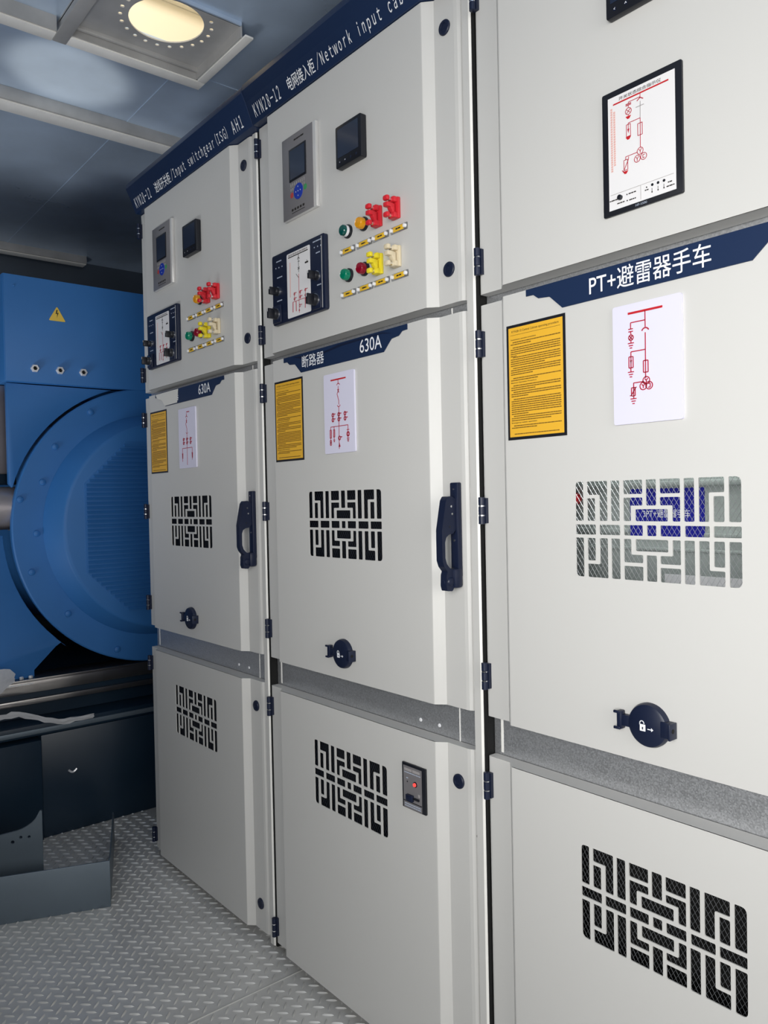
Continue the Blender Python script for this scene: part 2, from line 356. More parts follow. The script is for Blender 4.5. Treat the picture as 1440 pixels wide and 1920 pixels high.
PROFILE = [(-0.006, 0.038), (-0.008, 0.036), (-0.008, 0.0215), (-0.0065, 0.0185), (-0.003, 0.0175), (0.047, 0.0175), (0.065, 0.0005), (RX0, 0.0)]
PROFR = [(RX1, 0.0), (RX1+0.002, 0.0005), (0.6795, 0.0175), (0.735, 0.0175), (0.743, 0.0187), (0.749, 0.0225), (0.7515, 0.028), (0.752, 0.034), (0.752, 0.040)]
def door(name, z0, z1, parent, vent=None, hinges=(), locks=(), screen=None):
    m = MB()
    full = PROFILE + PROFR
    # folded sheet: all strips but the raised face, which is pierced
    for i in range(len(full)-1):
        if full[i] == PROFILE[-1]: continue
        (ax, ay), (bx, by) = full[i], full[i+1]
        m.add([(ax, ay, z0), (bx, by, z0), (bx, by, z1), (ax, ay, z1)], [(0, 1, 2, 3)], PAINT)
    cap = full + [(0.752, 0.040), (-0.006, 0.040)]
    cap = [p for i, p in enumerate(cap) if p != cap[i-1]]
    for z in (z0, z1): m.add([(x, y, z) for x, y in cap], [tuple(range(len(cap)))], PAINT)
    outer = [(RX0, z0), (RX1, z0), (RX1, z1), (RX0, z1)]
    sp = [outer]
    if vent is not None: sp += [rounded([(GX+x, vent+z) for x, z in p], rr) for p, rr in SLOTS]
    m.curve2d(sp, 0.0, 0.0022, PAINT)
    d = m.build(name, parent, angle=30)
    for z in hinges:
        h = MB(); L = 0.054; k = L/3
        for i in range(3): h.lathe([(0.004, 0), (0.0062, 0.0008), (0.0062, k-0.0026), (0.004, k-0.0018)], (-0.0035, 0.0068, z-L/2+i*k+0.0009), (0, 0, 1), NAVYP, 16)
        for i in (1, 2): h.lathe([(0.0058, 0), (0.0058, 0.0022)], (-0.0035, 0.0068, z-L/2+i*k-0.0012), (0, 0, 1), CHROME, 16)
        h.box(-0.009, 0.004, 0.010, 0.0172, z-L/2+0.003, z+L/2-0.003, NAVYP)
        tag(h.build('hinge', d), 'dark hinge with two bright washers')
    for z in locks:
        l = MB(); l.lathe([(0.0150, 0), (0.0150, 0.0025), (0.0135, 0.0042), (0.0085, 0.0045), (0.0080, 0.0030), (0.0030, 0.0030), (0.0028, 0.0036), (0.0001, 0.0036)], (0.7105, 0.0174, z), (0, -1, 0), NAVYP, 28)
        tag(l.build('lock', d), 'round black quarter turn lock')
    if vent is not None and screen:
        # expanded metal mesh fixed behind the pattern
        w = MB(); px, pz = 0.0083, 0.0128; xa, xb, za, zb = GX-0.012, GX+GW+0.012, vent-0.012, vent+GH+0.012; yy = 0.010; r = 0.00030
        nxx = int((xb-xa)/px); nzz = int((zb-za)/pz)
        def wire(x_0, z_0, x_1, z_1):
            d_ = Vector((x_1-x_0, z_1-z_0)).normalized()*1; nn = Vector((-d_.y, d_.x))*r
            V = []
            for (x, z) in ((x_0, z_0), (x_1, z_1)):
                V += [(x+nn.x, yy, z+nn.y), (x, yy-0.0006, z), (x-nn.x, yy, z-nn.y)]
            w.add(V, [(0, 1, 4, 3), (1, 2, 5, 4), (2, 0, 3, 5)], screen)
        for i in range(nxx):
            for j in range(nzz):
                cx, cz = xa+(i+0.5)*px, za+(j+0.5)*pz
                wire(cx-px/2, cz, cx, cz+pz/2); wire(cx, cz+pz/2, cx+px/2, cz); wire(cx+px/2, cz, cx, cz-pz/2); wire(cx, cz-pz/2, cx-px/2, cz)
        tag(w.build('mesh_screen', d), 'diamond wire mesh behind the pierced vent')
    return d

def handle(parent):
    m = MB()
    m.box(0.711, 0.733, 0.0055, 0.0175, 1.078, 1.265, NAVYP, 0.0025)
    m.box(0.713, 0.735, -0.006, 0.0165, 1.056, 1.096, NAVYP, 0.006)
    o = m.build('handle', parent)
    # swinging lever: plate in the y-z plane with a finger slot
    out = [(0.0050, 1.232), (-0.006, 1.238), (-0.016, 1.2375), (-0.0215, 1.230), (-0.0335, 1.172), (-0.0335, 1.112), (-0.029, 1.100), (-0.020, 1.090), (-0.023, 1.084), (-0.024, 1.062), (-0.021, 1.052), (-0.008, 1.051), (-0.004, 1.056), (-0.003, 1.085), (0.001, 1.0905), (-0.004, 1.093), (-0.014, 1.097), (-0.0215, 1.105), (-0.0255, 1.117), (-0.0255, 1.148), (-0.022, 1.158), (-0.014, 1.163), (-0.004, 1.164), (0.0050, 1.172)]
    lv = MB(); lv.curve2d([rounded(out, 0.002, 3)], -0.0085, 0.0085, NAVYP)
    lv.v = [(0.7195+y, x, z) for x, y, z in lv.v]     # curve (x,z) holds (y,z)
    for y, z in ((-0.008, 1.218), (-0.0055, 1.203)): lv.cyl((0.7278, y, z), (1, 0, 0), 0.0022, 0.0012, CHROME, 12)
    lv.cyl((0.7278, -0.012, 1.178), (1, 0, 0), 0.0022, 0.0007, BLK, 12)
    lv.lathe([(0.009, 0), (0.007, 0.003), (0.0001, 0.0042)], (0.7278, -0.012, 1.070), (1, 0, 0), NAVYP, 16)
    lv.lathe([(0.0065, 0), (0.005, 0.002), (0.0001, 0.0026)], (0.718, -0.022, 1.068), (0, -1, 0), NAVYP, 16)
    lv.cyl((0.722, 0.006, 1.252), (0, -1, 0), 0.002, 0.0012, CHROME, 10); lv.cyl((0.722, 0.006, 1.150), (0, -1, 0), 0.0025, 0.0016, CHROME, 10)
    lv.build('handle_lever', parent)

def frame(root, rivets):
    m = MB()
    holes = [[(0.07, a), (0.69, a), (0.69, b), (0.07, b)] for a, b in ((0.06, 0.70), (0.85, 1.57), (1.65, 2.20))]
    m.curve2d([[(-0.0125, 0.015), (0.757, 0.015), (0.757, 2.315), (-0.0125, 2.315)]]+holes, 0.042, 0.044, GALV)
    m.box(0.001, 0.003, 0.046, 1.1, 0.015, 2.315, GALV); m.box(0.778, 0.7815, 0.046, 1.1, 0.015, 2.315, GALV)
    m.box(0.003, 0.778, 1.098, 1.1, 0.015, 2.315, GALV); m.box(0.003, 0.778, 0.046, 1.098, 2.312, 2.315, GALV); m.box(0.003, 0.778, 0.046, 1.098, 0.0, 0.02, GALV)
    m.box(0.003, 0.778, 0.046, 1.098, 0.772, 0.778, GALV); m.box(0.003, 0.778, 0.046, 1.098, 1.608, 1.614, GALV)
    m.box(0.004, 0.010, 0.0415, 0.0425, 0.74, 0.81, FRAMEW); m.box(0.690, 0.6925, 0.0412, 0.0425, 0.70, 1.62, FRAMEW)
    # corner post beside the door
    m.prism([(0.7560, 0.019), (0.7728, 0.019), (0.7728, 0.0415), (0.756, 0.0415)], 'z', 0.012, 2.235, PAINT)
    m.prism([(0.7729, 0.0192), (0.7765, 0.0225), (0.7765, 0.0415), (0.7729, 0.0415)], 'z', 0.012, 2.235, FRAMEW)  # paler chamfer: the brightly lit edge put into its colour
    fr = m.build('frame', root)
    MB().box(0.7767, 0.7855, 0.0230, 0.0415, 0.012, 2.235, RUB_SHADE).build('gap_shade', root)  # black strip; darkness of the open gap put into its colour
    for za, zb in ((0.05, 0.71), (0.84, 1.58)):
        if zb < 0.8 or rivets: MB().box(0.02, 0.77, 0.075, 0.085, za, zb, RUB_SHADE).build('compartment_shade', root)  # black sheets added behind the vents to paint the compartments dark
    if rivets:
        for x in (0.571, 0.630):
            tag(MB().lathe([(0.0042, 0), (0.0036, 0.0012), (0.0001, 0.0016)], (x, 0.0418, 0.755), (0, -1, 0), WHT, 14).build('rivet', fr), 'white rivet head')
    return fr

def wide(t):            # evenly spaced letter forms, as the sign writer's lettering has
    return ''.join('\u3000' if c == ' ' else (chr(ord(c)+0xFEE0) if 33 <= ord(c) <= 126 else c) for c in t)
def nameplate(root, texts, dz=0.0):
    m = MB(); m.prism([(-0.004, 2.237), (-0.024, 2.288+dz), (-0.037, 2.313+dz), (-0.034, 2.330+dz), (0.03, 2.335+dz), (0.038, 2.237)], 'x', 0.0005, 0.7985, NAVY, 0.0006)
    o = m.build('nameplate', root)
    if texts:
        t = MB()
        def lean(v):  # lay onto the sloping face
            k = (v[2]-2.237)/(2.288-2.237); return (v[0], -0.004-0.020*k-0.0007, v[2])
        for body, x0, x1, z0, z1 in texts:
            if body: t.text(wide(body), x0, x1, z0, z1, 0, LETW, fn=lean, bold=0.006)
        tag(t.build('lettering', o), 'pale lettering')
    return o

def rating_sign(root, texts, bold=0.0):
    L = [(.121, 1.6000), (.121, 1.5885), (.1372, 1.5880), (.1482, 1.5800), (.1730, 1.5775), (.1995, 1.5535)]
    poly = L + [(.722-x, z) for x, z in L[::-1]]
    m = MB(); m.prism(poly, 'y', -0.0018, -0.0001, NAVY)
    o = m.build('door_sign', root)
    t = MB()
    for body, x0, x1, z0, z1 in texts: t.text(body, x0, x1, z0, z1, -0.0018, LETW, bold=bold)
    tag(t.build('lettering', o), 'white lettering'); return o

def notice(root, seed):
    rnd = random.Random(3); x0, x1, z0, z1 = 0.0735, 0.2045, 1.3370, 1.5440
    m = MB(); m.box(x0, x1, -0.0010, -0.0001, z0, z1, BLK); o = m.build('notice', root)
    s = MB(); b = 0.0052; s.box(x0+b, x1-b, -0.0015, -0.0009, z0+b, z1-b, YEL); sh = s.build('notice_sheet', o)
    y = -0.0015; H = z1-z0
    def zz(v): return z0+H*v
    a, e = x0+0.010, x1-0.010
    s2 = MB()
    s2.text('KYN28-12 Central Cabinet operating procedure', a+0.003, e-0.003, zz(.925), zz(.950), y, DKP, t=0.0003)
    s2.rect(a, e, zz(.9085), zz(.9105), y, DKP)
    for v, txt in ((.862, 'Transmission operation procedure'), (.488, 'Blackout Operation Procedure'), (.140, 'Emergency switch operation')):
        s2.text(txt, a, a+0.058, zz(v), zz(v+.013), y, DKP, t=0.0003, bold=0.02)
    def para(va, n, last, ind=True):
        for k in range(n):
            z = zz(va-k*0.0182); l = a+(0.005 if (k == 0 and ind) else 0); r = e if k < n-1 else a+(e-a)*last
            s2.words(l, r, z, 0.00165, y, BROWNP, rnd)
    para(.846, 2, .42); para(.800, 5, .12); para(.716, 5, .70); para(.622, 4, .45); para(.535, 2, .55)
    para(.470, 3, .50); para(.414, 3, .35); para(.352, 8, .35); para(.205, 3, .8); para(.122, 2, .52)
    s2.words(a+0.006, e-0.004, zz(.050), 0.00165, y, BROWNP, rnd)
    s2.build('notice_print', o)
    return o

def mimic(root, kind):
    x0, x1, z0, z1 = 0.300, 0.4185, 1.345, 1.532
    m = MB(); b = rounded([(x0, z0), (x1, z0), (x1, z1), (x0, z1)], 0.004, 3); m.prism(b, 'y', -0.0045, -0.0002, BOARD)
    o = m.build('mimic_board', root)
    d = MB(); y = -0.0046; w = 0.0016
    P = lambda u, v: (x0+(x1-x0)*u, z0+(z1-z0)*v)
    def ln(*pts, ww=w, mm=CRIM):
        for p, q in zip(pts[:-1], pts[1:]): d.line(P(*p), P(*q), ww, y, mm)
    def rec(u0, v0, u1, v1): ln((u0, v0), (u1, v0), (u1, v1), (u0, v1), (u0, v0))
    def ci(u, v, r, a0=0, a1=360, ww=w): d.ring2(P(u, v), r, ww, y, CRIM, a0, a1)
    def gnd(u, v):
        for k, hw in enumerate((.045, .032, .018)): ln((u-hw, v-.02*k), (u+hw, v-.02*k))
    if kind == 'pt':
        ln((.236, .921), (.739, .921), ww=0.0034, mm=REDBAR); ln((.49, .92), (.49, .785)); ln((.49, .842), (.275, .842), (.275, .79))
        ln((.24, .79), (.31, .79)); ln((.24, .769), (.31, .769)); ln((.275, .769), (.277, .745)); ci(.278, .718, .0042)
        ln((.255, .735), (.30, .70)); ln((.255, .70), (.30, .735)); ln((.277, .69), (.277, .675)); gnd(.276, .672)
        ci(.49, .745, .0062, 20, 160, 0.002); ln((.49, .74), (.486, .365)); ln((.49, .60), (.274, .60), (.273, .47)); rec(.242, .467, .305, .559)
        d.prism([P(.258, .53), P(.290, .53), P(.273, .50)], 'y', y-0.0004, y, CRIM); ln((.27, .467), (.27, .435)); gnd(.27, .432); rec(.456, .413, .524, .509)
        ci(.495, .345, .0058); ci(.450, .302, .0058); ci(.535, .302, .0058); ln((.462, .338), (.308, .338), (.307, .21)); rec(.275, .231, .330, .299)
        ln((.25, .235), (.27, .235), (.34, .300), (.352, .300)); gnd(.303, .207)
        for u, v in ((.495, .345), (.450, .302)): ln((u, v-.018), (u, v)); ln((u, v), (u-.022, v+.016)); ln((u, v), (u+.022, v+.016))
        ln((.520, .318), (.550, .318), (.550, .286), (.520, .286))
    else:
        if kind == 'breaker': ln((.242, .916), (.742, .916), ww=0.0034, mm=REDBAR)
        else: ln((.49, .93), (.66, .93), ww=0.0026)
        ln((.493, .91), (.494, .855)); ci(.494, .832, .006, 20, 160); ln((.494, .83), (.490, .76)); ln((.465, .79), (.515, .75)); ln((.465, .75), (.515, .79))
        ln((.490, .765), (.450, .735)); ln((.450, .735), (.503, .65), (.501, .60)); ci(.499, .606, .006, 200, 340); ln((.499, .575), (.487, .05))
        for u in (.295, .492, .697):
            for v in (.478, .418): ci(u, v, .0040, ww=0.0022); ln((u+.03, v+.012), (u+.085, v+.012), ww=0.0022); ln((u, v-.03), (u, v+.03))
        ln((.215, .333), (.786, .333)); ln((.215, .333), (.208, .11)); ln((.786, .333), (.778, .13))
        if kind == 'breaker':
            ln((.33, .333), (.325, .14)); rec(.185, .195, .235, .295); rec(.300, .205, .350, .295); ci(.21, .15, .0032); ci(.21, .12, .0032)
            ln((.295, .165), (.355, .165)); ln((.305, .145), (.345, .145)); ci(.503, .184, .0042, ww=0.0024); ln((.53, .196), (.59, .196), ww=0.0022)
            d.prism([P(.465, .075), P(.53, .075), P(.497, .125)], 'y', y-0.0004, y, CRIM)
            ln((.745, .275), (.825, .275)); ci(.785, .222, .0046, ww=0.003); ln((.745, .170), (.825, .170)); ln((.755, .150), (.815, .150)); ln((.765, .132), (.805, .132))
        else:
            for u in (.215, .785): d.prism([P(u-.03, .25), P(u+.03, .25), P(u+.02, .16), P(u-.02, .16)], 'y', y-0.0004, y, CRIM)
    tag(d.build('mimic_diagram', o), 'crimson one line diagram'); return o

def keyhole_cover(root):
    c = (0.3545, 0.875); m = MB()
    m.lathe([(0.0345, 0), (0.0345, 0.005), (0.0325, 0.0105), (0.029, 0.0125), (0.0001, 0.0132)], (c[0], -0.0002, c[1]), (0, -1, 0), NAVYP, 40)
    m.box(c[0]-0.046, c[0]-0.028, -0.010, -0.0005, c[1]-0.009, c[1]+0.009, NAVYP, 0.001)
    m.box(c[0]-0.054, c[0]-0.045, -0.012, -0.0005, c[1]-0.0145, c[1]+0.0145, NAVYP, 0.0015)
    m.box(c[0]-0.058, c[0]-0.046, -0.015, -0.0115, c[1]+0.0105, c[1]+0.015, NAVYP, 0.001); m.box(c[0]-0.058, c[0]-0.046, -0.015, -0.0115, c[1]-0.015, c[1]-0.0105, NAVYP, 0.001)
    m.box(c[0]+0.024, c[0]+0.042, -0.014, -0.0005, c[1]-0.0125, c[1]+0.0125, NAVYP, 0.0015)
    m.box(c[0]+0.041, c[0]+0.0445, -0.021, -0.0005, c[1]-0.0125, c[1]+0.0125, NAVYP, 0.001)
    m.cyl((c[0]+0.0445, -0.012, c[1]+0.001), (1, 0, 0), 0.0035, 0.0004, RUB_SHADE, 14)
    o = m.build('keyhole_cover', root)
    t = MB(); y = -0.0133; x, z = c[0]-0.006, c[1]-0.001
    t.rect(x-0.0048, x+0.0048, z-0.0075, z+0.0030, y, LETW); t.ring2((x-0.0012, z+0.0046), 0.0036, 0.0014, y, LETW, -10, 190, 10); t.rect(x-0.0055, x-0.0041, z+0.0018, z+0.0046, y, LETW)
    t.rect(x-0.0010, x+0.0010, z-0.005, z-0.001, y-0.0002, NAVYP)
    t.line((x+0.0085, z-0.003), (x+0.0150, z-0.003), 0.0014, y, LETW); t.prism([(x+0.0148, z-0.006), (x+0.0148, z), (x+0.0185, z-0.003)], 'y', y-0.0004, y, LETW)
    tag(t.build('unlock_symbol', o), 'white open padlock and arrow'); return o

def relay(root):
    x0, x1, z0, z1 = 0.1500, 0.2955, 1.935, 2.138
    m = MB(); m.box(x0, x1, -0.010, -0.0001, z0, z1, RELAYE, 0.0015); m.box(x0+0.0005, x1-0.011, -0.0112, -0.0095, z0+0.001, z1-0.001, RELAY, 0.0008)
    o = m.build('protection_relay', root)
    s = MB(); s.box(0.183, 0.2575, -0.0130, -0.0112, 2.0235, 2.1035, BLK, 0.001); s.box(0.188, 0.2525, -0.0134, -0.0128, 2.0285, 2.0985, SCREEN); s.build('screen', o)
    k = MB(); c = (0.2210, 1.9930)
    k.lathe([(0.0195, 0), (0.0192, 0.0012), (0.0001, 0.0014)], (c[0], -0.0112, c[1]), (0, -1, 0), KEYB, 28)
    for dx, dz in ((0, .011), (0, -.011), (.010, 0), (-.010, 0), (0, 0)): k.cyl((c[0]+dx, -0.0125, c[1]+dz), (0, -1, 0), 0.0016, 0.0006, LETG, 10)
    k.lathe([(0.0072, 0), (0.0001, 0.0008)], (0.2505, -0.0112, 1.9945), (0, -1, 0), KEYG, 16); k.lathe([(0.0072, 0), (0.0001, 0.0008)], (0.1915, -0.0112, 1.9910), (0, -1, 0), KEYR, 16)
    tag(k.build('keypad', o), 'round blue keypad between a red and a green key')
    p = MB(); rnd = random.Random(9); y = -0.0112
    p.words(0.205, 0.248, 2.122, 0.0035, y, DKP, rnd)
    for i in range(8): p.rect(0.187+i*0.0083, 0.1895+i*0.0083, 2.011, 2.019, y, GREYL)
    for i in range(8): p.rect(0.187+i*0.0083, 0.1895+i*0.0083, 2.0015, 2.0075, y, GREYL)
    for i in range(5): p.rect(0.190+i*0.0120, 0.1975+i*0.0120, 1.951, 1.9565, y, DKP)
    p.words(0.190, 0.247, 1.946, 0.0016, y, DKP, rnd)
    p.build('panel_print', o)

def meter(root, x0=0.3835, z0=1.9885, s=0.094, proud=0.016):
    m = MB(); m.prism(rounded([(x0, z0), (x0+s, z0), (x0+s, z0+s), (x0, z0+s)], 0.004, 3), 'y', -proud, -0.0001, BLK, 0.0012)
    o = m.build('power_meter', root)
    t = MB(); t.box(x0+0.008, x0+s-0.010, -proud-0.0006, -proud+0.0005, z0+0.022, z0+s-0.008, SCREEN); t.build('screen', o)
    b = MB()
    for i in range(4): b.cyl((x0+0.016+i*0.020, -proud, z0+0.011), (0, -1, 0), 0.0028, 0.0007, NAVYP, 12)
    b.text('<', x0+0.0145, x0+0.0175, z0+0.0095, z0+0.0130, -proud-0.0007, LETW); b.text('^', x0+0.0340, x0+0.0380, z0+0.0098, z0+0.0128, -proud-0.0007, LETW)
    tag(b.build('buttons', o), 'round buttons with pale arrows')

def control_unit(root):
    x0, x1, z0, z1 = 0.0925, 0.3255, 1.6855, 1.8635; t = 0.012
    W_, H_ = x1-x0, z1-z0; yf = -t
    m = MB(); m.prism(rounded([(x0, z0), (x1, z0), (x1, z1), (x0, z1)], 0.006, 3), 'y', yf, -0.0001, NAVYP, 0.0015); m.box(x1-0.0125, x1-0.0105, yf-0.0006, yf+0.001, z0+0.005, z1-0.005, RELAYE)
    o = m.build('status_indicator', root)
    P = lambda u, v: (x0+W_*(u*1.012-0.010), z0+H_*v)
    a = P(.311, .032); b = P(.745, .929)
    s = MB(); s.prism(rounded([a, (b[0], a[1]), b, (a[0], b[1])], 0.004, 3), 'y', yf-0.0008, yf+0.0002, SHEETW); sh = s.build('display_sheet', o)
    d = MB(); y = yf-0.0009; w = 0.0011; rnd = random.Random(4)
    def ln(*pts, ww=w, mm=CRIM):
        for p, q in zip(pts[:-1], pts[1:]): d.line(P(*p), P(*q), ww, y, mm)
    ln((.341, .872), (.711, .872), ww=0.0022, mm=DKP); d.words(P(.345, 0)[0], P(.70, 0)[0], P(0, .900)[1], 0.0042, y, GREYL, rnd)
    ln((.538, .871), (.538, .62), mm=DKP); ln((.487, .61), (.53, .55), mm=DKP); ln((.536, .60), (.533, .065)); ln((.515, .80), (.535, .83), (.56, .80), mm=DKP); ln((.525, .769), (.56, .765), mm=DKP); ln((.52, .69), (.555, .66), mm=DKP); ln((.52, .66), (.555, .69), mm=DKP)
    d.rect(P(.655, 0)[0], P(.715, 0)[0], P(0, .700)[1], P(0, .722)[1], y, DKP); ln((.69, .72), (.69, .745), mm=DKP)
    ln((.42, .240), (.650, .240)); ln((.418, .241), (.414, .10), ww=0.0024); ln((.476, .24), (.477, .10), ww=0.0022); ln((.647, .24), (.643, .104), ww=0.0022)
    for u in (.447, .556, .652):
        for v in (.345, .275): d.ring2(P(u, v), 0.0028, 0.0014, y, CRIM, 0, 360, 10); ln((u+.012, v+.012), (u+.04, v+.012), ww=0.0016)
        ln((u, .37), (u, .25))
    d.ring2(P(.545, .16), 0.003, 0.0016, y, CRIM, 0, 360, 10); ln((.565, .168), (.585, .168), ww=0.0016); d.prism([P(.520, .09), P(.548, .09), P(.534, .12)], 'y', y-0.0004, y, CRIM)
    ln((.375, .80), (.370, .32), ww=0.0026, mm=PINKP)
    tag(d.build('mimic_diagram', o), 'dark red one line diagram')
    p = MB(); y = yf-0.0001
    for u0, v, u1 in ((.10, .895, .20), (.11, .665, .21), (.10, .335, .20), (.80, .935, .95), (.85, .775, .92), (.86, .345, .93)): p.words(P(u0, 0)[0], P(u1, 0)[0], P(0, v)[1], 0.0028, y, LETG, rnd)
    for u, v in ((.09, .809), (.15, .805), (.213, .805), (.825, .858), (.884, .855), (.937, .852)): p.cyl((*[P(u, v)[0]], yf, P(u, v)[1]), (0, -1, 0), 0.0017, 0.0006, LETG, 8)
    p.build('panel_print', o)
    # four rotary knobs, the lower two on square plates
    for u, v, plate in ((.118, .47, 0), (.118, .145, 1), (.862, .47, 0), (.862, .145, 1)):
        k = MB(); x, z = P(u, v); yb = yf
        if plate: k.box(x-0.019, x+0.019, yf-0.006, yf, z-0.022, z+0.022, NAVYP, 0.002); yb = yf-0.006
        r = 0.0135 if plate else 0.0105
        k.lathe([(r, 0), (r, 0.008), (r-0.0015, 0.0115), (0.0001, 0.012)], (x, yb, z), (0, -1, 0), BLK, 24)
        k.box(x-0.0045, x+0.0045, yb-0.026, yb-0.006, z-r+0.001, z+r-0.001, BLK, 0.0015)
        k.lathe([(r+0.0018, 0), (r+0.0018, 0.002), (r, 0.0022)], (x, yb, z), (0, -1, 0), CHROME, 24)
        k.rect(x-0.0006, x+0.0006, z+r*0.3, z+r-0.002, yb-0.0261, LETW)
        tag(k.build('rotary_knob', o), 'black rotary knob on a square plate' if plate else 'small black rotary knob')

def lamp(root, x, z, lens, white=False):
    m = MB(); m.lathe([(0.0155, 0), (0.0155, 0.004), (0.0140, 0.0065), (0.0125, 0.0065)], (x, -0.0001, z), (0, -1, 0), BLK, 28)
    o = m.build('indicator_lamp', root)
    l = MB()
    if white:
        l.lathe([(0.0128, 0.005), (0.0128, 0.0135)], (x, 0, z), (0, -1, 0), WHT, 28); l.lathe([(0.0126, 0.0135), (0.0118, 0.0185), (0.0095, 0.0205), (0.0001, 0.0212)], (x, 0, z), (0, -1, 0), lens, 28)
    else: l.lathe([(0.0128, 0.005), (0.0125, 0.0165), (0.0105, 0.0195), (0.0098, 0.0188), (0.0001, 0.0198)], (x, 0, z), (0, -1, 0), lens, 28)
    l.build('lens', o); return o

def link(root, x, z, mm):
    """connecting link: block with three forward posts and a swinging bridge"""
    m = MB(); h = 0.0445
    m.box(x-0.012, x+0.0125, -0.0075, -0.0001, z-h/2, z+h/2, mm, 0.002)
    m.box(x-0.0100, x+0.0105, -0.0175, -0.006, z-h/2, z-h/2+0.0115, mm, 0.0025); m.box(x-0.0100, x+0.0105, -0.0175, -0.006, z+h/2-0.0115, z+h/2, mm, 0.0025)
    o = m.build('connecting_link', root)
    b = MB()
    b.box(x-0.0075, x+0.0075, -0.034, -0.024, z+h/2-0.0105, z+h/2+0.0005, mm, 0.0035); b.box(x-0.0075, x+0.0075, -0.034, -0.024, z-h/2-0.0005, z-h/2+0.0105, mm, 0.0035)
    b.box(x-0.0065, x+0.0065, -0.033, -0.014, z-0.001, z+0.0085, mm, 0.0015)
    b.prism([(-0.025, z+0.005), (-0.0105, z+0.008), (-0.0105, z-0.010), (-0.0155, z-0.012), (-0.021, z-0.003)], 'x', x-0.0060, x+0.0060, mm, 0.001)
    b.build('bridge', o)
    for s_ in (-1, 1): tag(MB().cyl((x, -0.0245, z+s_*(h/2-0.0055)), (0, 1, 0), 0.0036, 0.008, CHROME, 14).build('metal_stud', o), 'bright metal stud')
    return o

def tag_holder(root, x, z):
    m = MB(); m.box(x-0.0265, x+0.0265, -0.0032, -0.0001, z-0.0072, z+0.0072, CLEAR, 0.001)
    for s_ in (-1, 1): m.lathe([(0.0042, 0), (0.0040, 0.0045), (0.0001, 0.0058)], (x+s_*0.0215, -0.0031, z), (0, -1, 0), WHT, 12)
    o = m.build('label_holder', root)
    t = MB(); t.box(x-0.0165, x+0.0165, -0.0046, -0.0033, z-0.0052, z+0.0052, YELT, 0.0004); t.words(x-0.0075, x+0.0075, z, 0.0030, -0.0047, DKP, random.Random(int(x*1e4)))
    tag(t.build('label_strip', o), 'yellow label strip with dark print')

